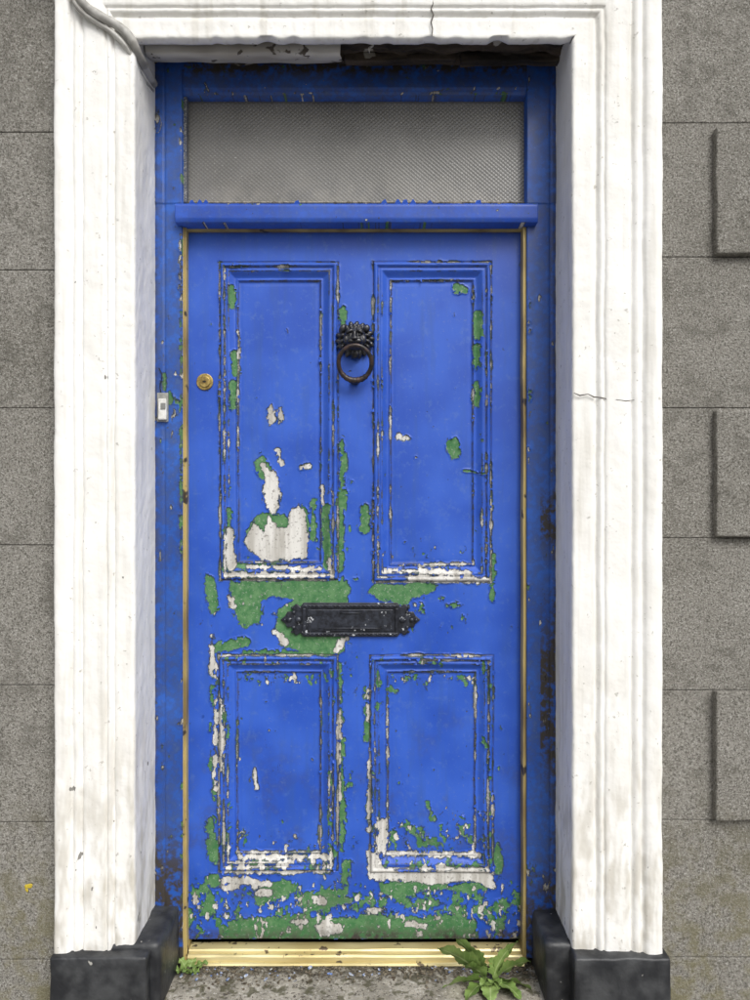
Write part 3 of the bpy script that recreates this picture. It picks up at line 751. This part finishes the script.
# ---------------------------------------------------------------- weeds
def mat_leaf():
    t=NT('weed_leaf')
    c=t.mix(t.ramp(t.noise(18,3,0.6),0.3,0.7),(0.12,0.20,0.045),(0.22,0.31,0.09))
    rib=t.ramp(t.math('ABSOLUTE',t.attr('u')),0.0,0.13,1,0)
    vein=t.ramp(t.math('SINE',t.math('MULTIPLY',t.math('SUBTRACT',t.attr('v'),t.math('MULTIPLY',t.math('ABSOLUTE',t.attr('u')),0.12)),75)),0.8,1.0,0,0.35)
    c=t.mix(vein,c,(0.28,0.38,0.13)); c=t.mix(rib,c,(0.34,0.42,0.18))
    c=t.mix(t.ramp(t.noise(70,3,0.7),0.64,0.70,0,0.8),c,(0.25,0.18,0.06))
    t.out(c,0.5,t.bump(t.noise(90,2),0.4,0.002),spec=0.35)
    return t.m
M_leaf=mat_leaf()
def leaf_mesh(V,F,A,B,base,az,L,wd,lift,droop,serr,rng,roll=0):
    n=34; m=4; o=len(V)
    d=Vector((math.cos(az),math.sin(az),0)); side=Vector((-math.sin(az),math.cos(az),0))
    p=Vector(base); el=lift
    for i in range(n+1):
        t=i/n
        if t<0.22: w=wd*0.07
        else:
            q=(t-0.22)/0.78; w=wd*(0.07+0.93*math.sin(math.pi*min(1,q**0.75))**0.6*(1-0.15*q))
            w*=1+serr*(((t*11)%1.0)-0.5)
            if i==n: w=0.0005
        dirv=d*math.cos(el)+Vector((0,0,1))*math.sin(el)
        nrm=side.cross(dirv).normalized()*-1
        if nrm.z<0: nrm=-nrm
        for j in range(-m//2,m//2+1):
            u=j/(m/2)
            s2=(side*math.cos(roll)+nrm*math.sin(roll))
            q=p+s2*(u*w/2)+nrm*(abs(u)*w*0.12+0.004*math.sin(t*19+u*2+az*5)*abs(u))
            V.append(tuple(q)); A.append(u); B.append(t)
        p=p+dirv*(L/n); el-=droop/n
    c=m+1
    for i in range(n):
        for j in range(m):
            a=o+i*c+j; F.append((a,a+1,a+1+c,a+c))
def weed(name,base,specs,seed):
    rng=random.Random(seed); V=[];F=[];A=[];B=[]
    for az,L,wd,lift,droop,serr,roll in specs: leaf_mesh(V,F,A,B,Vector(base)+Vector((math.cos(az)*0.006,math.sin(az)*0.006,0)),az,L,wd,lift,droop,serr,rng,roll)
    me=bpy.data.meshes.new(name); me.from_pydata(V,[],F); me.update()
    for k_,arr in (('u',A),('v',B)):
        a=me.attributes.new(k_,'FLOAT','POINT'); a.data.foreach_set('value',arr)
    for p in me.polygons: p.use_smooth=True
    me.materials.append(M_leaf); return link(bpy.data.objects.new(name,me))
r=math.radians
bw=W(490,982,-0.10); bw.z=0.15
weed('weed_plant',bw,[
 (r(176),0.155,0.070,r(52),r(40),0.28,1.0),(r(166),0.13,0.055,r(68),r(35),0.28,1.1),(r(198),0.13,0.060,r(28),r(45),0.28,0.8),
 (r(225),0.10,0.055,r(35),r(70),0.28,0.4),(r(262),0.085,0.055,r(45),r(80),0.28,0.1),
 (r(310),0.10,0.055,r(40),r(70),0.28,-0.3),(r(5),0.115,0.052,r(50),r(50),0.28,-1.0),(r(18),0.12,0.048,r(68),r(35),0.28,-1.1),
 (r(352),0.10,0.045,r(80),r(30),0.28,-1.2),(r(185),0.085,0.045,r(66),r(60),0.28,0.9),
 (r(345),0.10,0.05,r(25),r(50),0.28,-0.7),(r(245),0.06,0.04,r(60),r(90),0.2,0.1),(r(285),0.06,0.04,r(68),r(90),0.2,-0.1),
],4)
bw=W(188,972,-0.06); bw.z=0.15
weed('weed_plant',bw,[(r(a),random.uniform(0.03,0.055),0.026,r(random.uniform(30,75)),r(50),0.2,0) for a in (20,80,150,200,260,310,340)],5)
# ---------------------------------------------------------------- light
el=math.radians(45); azs=math.radians(155)
w=bpy.data.worlds.new('World'); scene.world=w; w.use_nodes=True
nt=w.node_tree; bg=nt.nodes['Background']; sky=nt.nodes.new('ShaderNodeTexSky'); sky.sky_type='NISHITA'; sky.sun_disc=False
sky.sun_elevation=el; sky.sun_rotation=azs; sky.air_density=1.0; sky.dust_density=4.0; sky.ozone_density=1.0
hs=nt.nodes.new('ShaderNodeHueSaturation'); hs.inputs['Saturation'].default_value=0.15
nt.links.new(sky.outputs[0],hs.inputs['Color']); nt.links.new(hs.outputs[0],bg.inputs[0]); bg.inputs[1].default_value=0.15
sd=Vector((math.sin(azs)*math.cos(el),math.cos(azs)*math.cos(el),math.sin(el)))
l=bpy.data.lights.new('sun','SUN'); l.energy=1.8; l.angle=math.radians(28); l.color=(1,0.98,0.94)
lo=bpy.data.objects.new('sun',l); lo.rotation_euler=(-sd).to_track_quat('-Z','Y').to_euler(); col.objects.link(lo)
# ---------------------------------------------------------------- camera
cam=bpy.data.cameras.new('camera'); cam.sensor_fit='VERTICAL'; cam.sensor_height=36; cam.lens=36*D/(1000*S); cam.clip_end=1000; cam.clip_start=0.02
co=bpy.data.objects.new('camera',cam); co.location=(0,-D,ZC); co.rotation_euler=(math.pi/2,0,0); col.objects.link(co); scene.camera=co
scene.view_settings.view_transform='Standard'; scene.view_settings.look='None'; scene.view_settings.exposure=0
